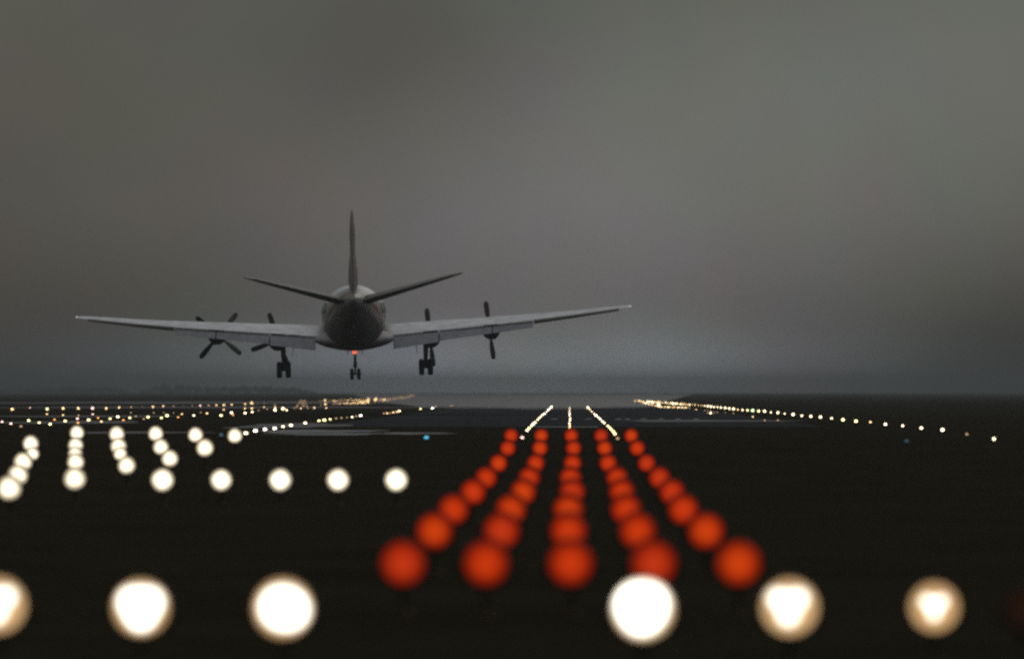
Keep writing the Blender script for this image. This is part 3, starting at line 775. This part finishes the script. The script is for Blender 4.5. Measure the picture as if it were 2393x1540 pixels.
# ------------------------------------------------------------------ sky
w = bpy.data.worlds.new('World'); scn.world = w; w.use_nodes = True; nt = w.node_tree; nt.nodes.clear()
out = N(nt, 'ShaderNodeOutputWorld'); bg = N(nt, 'ShaderNodeBackground'); nt.links.new(bg.outputs[0], out.inputs['Surface'])
bg.inputs['Strength'].default_value = .1
SUN_EL, SUN_AZ = 28, 20
sky = N(nt, 'ShaderNodeTexSky', sky_type='NISHITA'); sky.sun_disc = False
sky.sun_elevation = math.radians(SUN_EL); sky.sun_rotation = math.radians(SUN_AZ)
tc = N(nt, 'ShaderNodeTexCoord'); sp = N(nt, 'ShaderNodeSeparateXYZ'); nt.links.new(tc.outputs['Generated'], sp.inputs[0])
def Mt(op, a, b=None, c=None):
    n = N(nt, 'ShaderNodeMath', operation=op)
    for i, v in enumerate((a, b, c)):
        if v is None: continue
        if isinstance(v, (int, float)): n.inputs[i].default_value = v
        else: nt.links.new(v, n.inputs[i])
    return n.outputs[0]
az = Mt('ARCTAN2', sp.outputs['X'], sp.outputs['Y'])       # azimuth from the runway heading
el = Mt('ARCSINE', sp.outputs['Z'])
rp = N(nt, 'ShaderNodeValToRGB'); cr = rp.color_ramp
els = [(0, (.024, .023, .021)), (.012, (.052, .050, .043)), (.03, (.080, .077, .066)), (.07, (.092, .092, .080)), (.3, (.16, .165, .16)), (1, (.33, .34, .355))]
while len(cr.elements) < len(els): cr.elements.new(.5)
for e, (p_, c_) in zip(cr.elements, els): e.position = p_; e.color = (*c_, 1)
nt.links.new(el, rp.inputs[0])
acc = rp.outputs['Color']
# slow large cloud texture (radians): broad soft blotches
cb = N(nt, 'ShaderNodeCombineXYZ'); nt.links.new(az, cb.inputs[0]); nt.links.new(el, cb.inputs[1])
nz = N(nt, 'ShaderNodeTexNoise'); nz.inputs['Scale'].default_value = 22; nz.inputs['Detail'].default_value = 2.5; nz.inputs['Roughness'].default_value = .4
nt.links.new(cb.outputs[0], nz.inputs['Vector'])
# brighter cloud openings: (px, py, rx, ry, colour)
wp = N(nt, 'ShaderNodeVectorMath', operation='SUBTRACT'); nt.links.new(nz.outputs['Color'], wp.inputs[0]); wp.inputs[1].default_value = (.5, .5, .5)
wq = N(nt, 'ShaderNodeVectorMath', operation='SCALE'); nt.links.new(wp.outputs[0], wq.inputs[0]); wq.inputs['Scale'].default_value = .009
wr = N(nt, 'ShaderNodeVectorMath', operation='ADD'); nt.links.new(cb.outputs[0], wr.inputs[0]); nt.links.new(wq.outputs[0], wr.inputs[1])
s2 = N(nt, 'ShaderNodeSeparateXYZ'); nt.links.new(wr.outputs[0], s2.inputs[0])
CLOUDS = [(1330, 660, 760, 430, (.080, .076, .086)), (1850, 200, 880, 380, (.040, .045, .040)), (1180, 915, 680, 115, (.29, .33, .36)), (930, 190, 300, 240, (-.020, -.024, -.024)), (1150, 40, 500, 200, (-.012, -.010, -.008)),
          (2393, 200, 380, 500, (.020, .027, .022)), (0, 300, 500, 600, (.006, .003, .000)), (2350, 820, 260, 190, (-.024, -.022, -.018)),
          (520, 860, 420, 90, (.012, .022, .028))]
for px, py, rx, ry, c in CLOUDS:
    u = (px-VX)/F; v = (VY-py)/F
    dx = Mt('DIVIDE', Mt('SUBTRACT', s2.outputs['X'], u), rx/F); dy = Mt('DIVIDE', Mt('SUBTRACT', s2.outputs['Y'], v), ry/F)
    g_ = Mt('EXPONENT', Mt('MULTIPLY', Mt('ADD', Mt('MULTIPLY', dx, dx), Mt('MULTIPLY', dy, dy)), -1.0))
    sc = N(nt, 'ShaderNodeVectorMath', operation='SCALE'); sc.inputs[0].default_value = c; nt.links.new(g_, sc.inputs['Scale'])
    ad = N(nt, 'ShaderNodeVectorMath', operation='ADD'); nt.links.new(acc, ad.inputs[0]); nt.links.new(sc.outputs[0], ad.inputs[1]); acc = ad.outputs[0]
# colour blotches
n3 = N(nt, 'ShaderNodeTexNoise'); n3.inputs['Scale'].default_value = 45; n3.inputs['Detail'].default_value = 1.5
nt.links.new(cb.outputs[0], n3.inputs['Vector'])
v3 = N(nt, 'ShaderNodeVectorMath', operation='MULTIPLY_ADD'); nt.links.new(n3.outputs['Color'], v3.inputs[0]); v3.inputs[1].default_value = (.20, .17, .20); v3.inputs[2].default_value = (.90, .915, .90)
v4 = N(nt, 'ShaderNodeVectorMath', operation='MULTIPLY'); nt.links.new(acc, v4.inputs[0]); nt.links.new(v3.outputs[0], v4.inputs[1])
v5 = N(nt, 'ShaderNodeVectorMath', operation='SCALE'); nt.links.new(v4.outputs[0], v5.inputs[0])
bk = N(nt, 'ShaderNodeMapRange'); bk.inputs[1].default_value = -.5; bk.inputs[2].default_value = .6; bk.inputs[3].default_value = 9; bk.inputs[4].default_value = 10
nt.links.new(sp.outputs['Y'], bk.inputs[0])
upm = N(nt, 'ShaderNodeMapRange'); upm.inputs[1].default_value = .1; upm.inputs[2].default_value = .8; upm.inputs[3].default_value = 0; upm.inputs[4].default_value = 10
nt.links.new(sp.outputs['Z'], upm.inputs[0])
bm_ = Mt('MAXIMUM', bk.outputs[0], upm.outputs[0])
nt.links.new(bm_, v5.inputs['Scale'])
v6 = N(nt, 'ShaderNodeVectorMath', operation='MULTIPLY_ADD'); nt.links.new(sky.outputs[0], v6.inputs[0]); v6.inputs[1].default_value = (.004,)*3; nt.links.new(v5.outputs[0], v6.inputs[2])
nt.links.new(v6.outputs[0], bg.inputs['Color'])

sun = bpy.data.lights.new('sun', 'SUN'); sun.energy = .3; sun.angle = math.radians(25); sun.color = (1, .96, .9)
so = bpy.data.objects.new('sun', sun); COL.objects.link(so)
sd = Vector((math.sin(math.radians(SUN_AZ))*math.cos(math.radians(SUN_EL)), math.cos(math.radians(SUN_AZ))*math.cos(math.radians(SUN_EL)), math.sin(math.radians(SUN_EL))))
so.rotation_euler = sd.to_track_quat('Z', 'Y').to_euler(); so.location = (0, 0, 60)

# ------------------------------------------------------------------ camera
cd = bpy.data.cameras.new('camera'); cam = bpy.data.objects.new('camera', cd); COL.objects.link(cam); scn.camera = cam
cd.sensor_width = 36; cd.lens = F/W0*36; cd.clip_start = .5; cd.clip_end = 20000
cam.location = (0, 0, CAM_H)
rot = Matrix((right, upv, -aim)).transposed(); cam.rotation_euler = rot.to_euler()
cd.dof.use_dof = True; cd.dof.focus_distance = 240; cd.dof.aperture_fstop = cd.lens/1000/.135

vs = scn.view_settings; vs.view_transform = 'Standard'; vs.look = 'None'; vs.exposure = 0; vs.gamma = 1
cy = scn.cycles
cy.max_bounces = 4; cy.diffuse_bounces = 2; cy.glossy_bounces = 2; cy.transmission_bounces = 1; cy.volume_bounces = 1
cy.use_denoising = False; cy.sample_clamp_indirect = .35
cy.filter_width = 2.5
cy.use_light_tree = True
for o in bpy.data.objects:
    if '_used' in o: del o['_used']
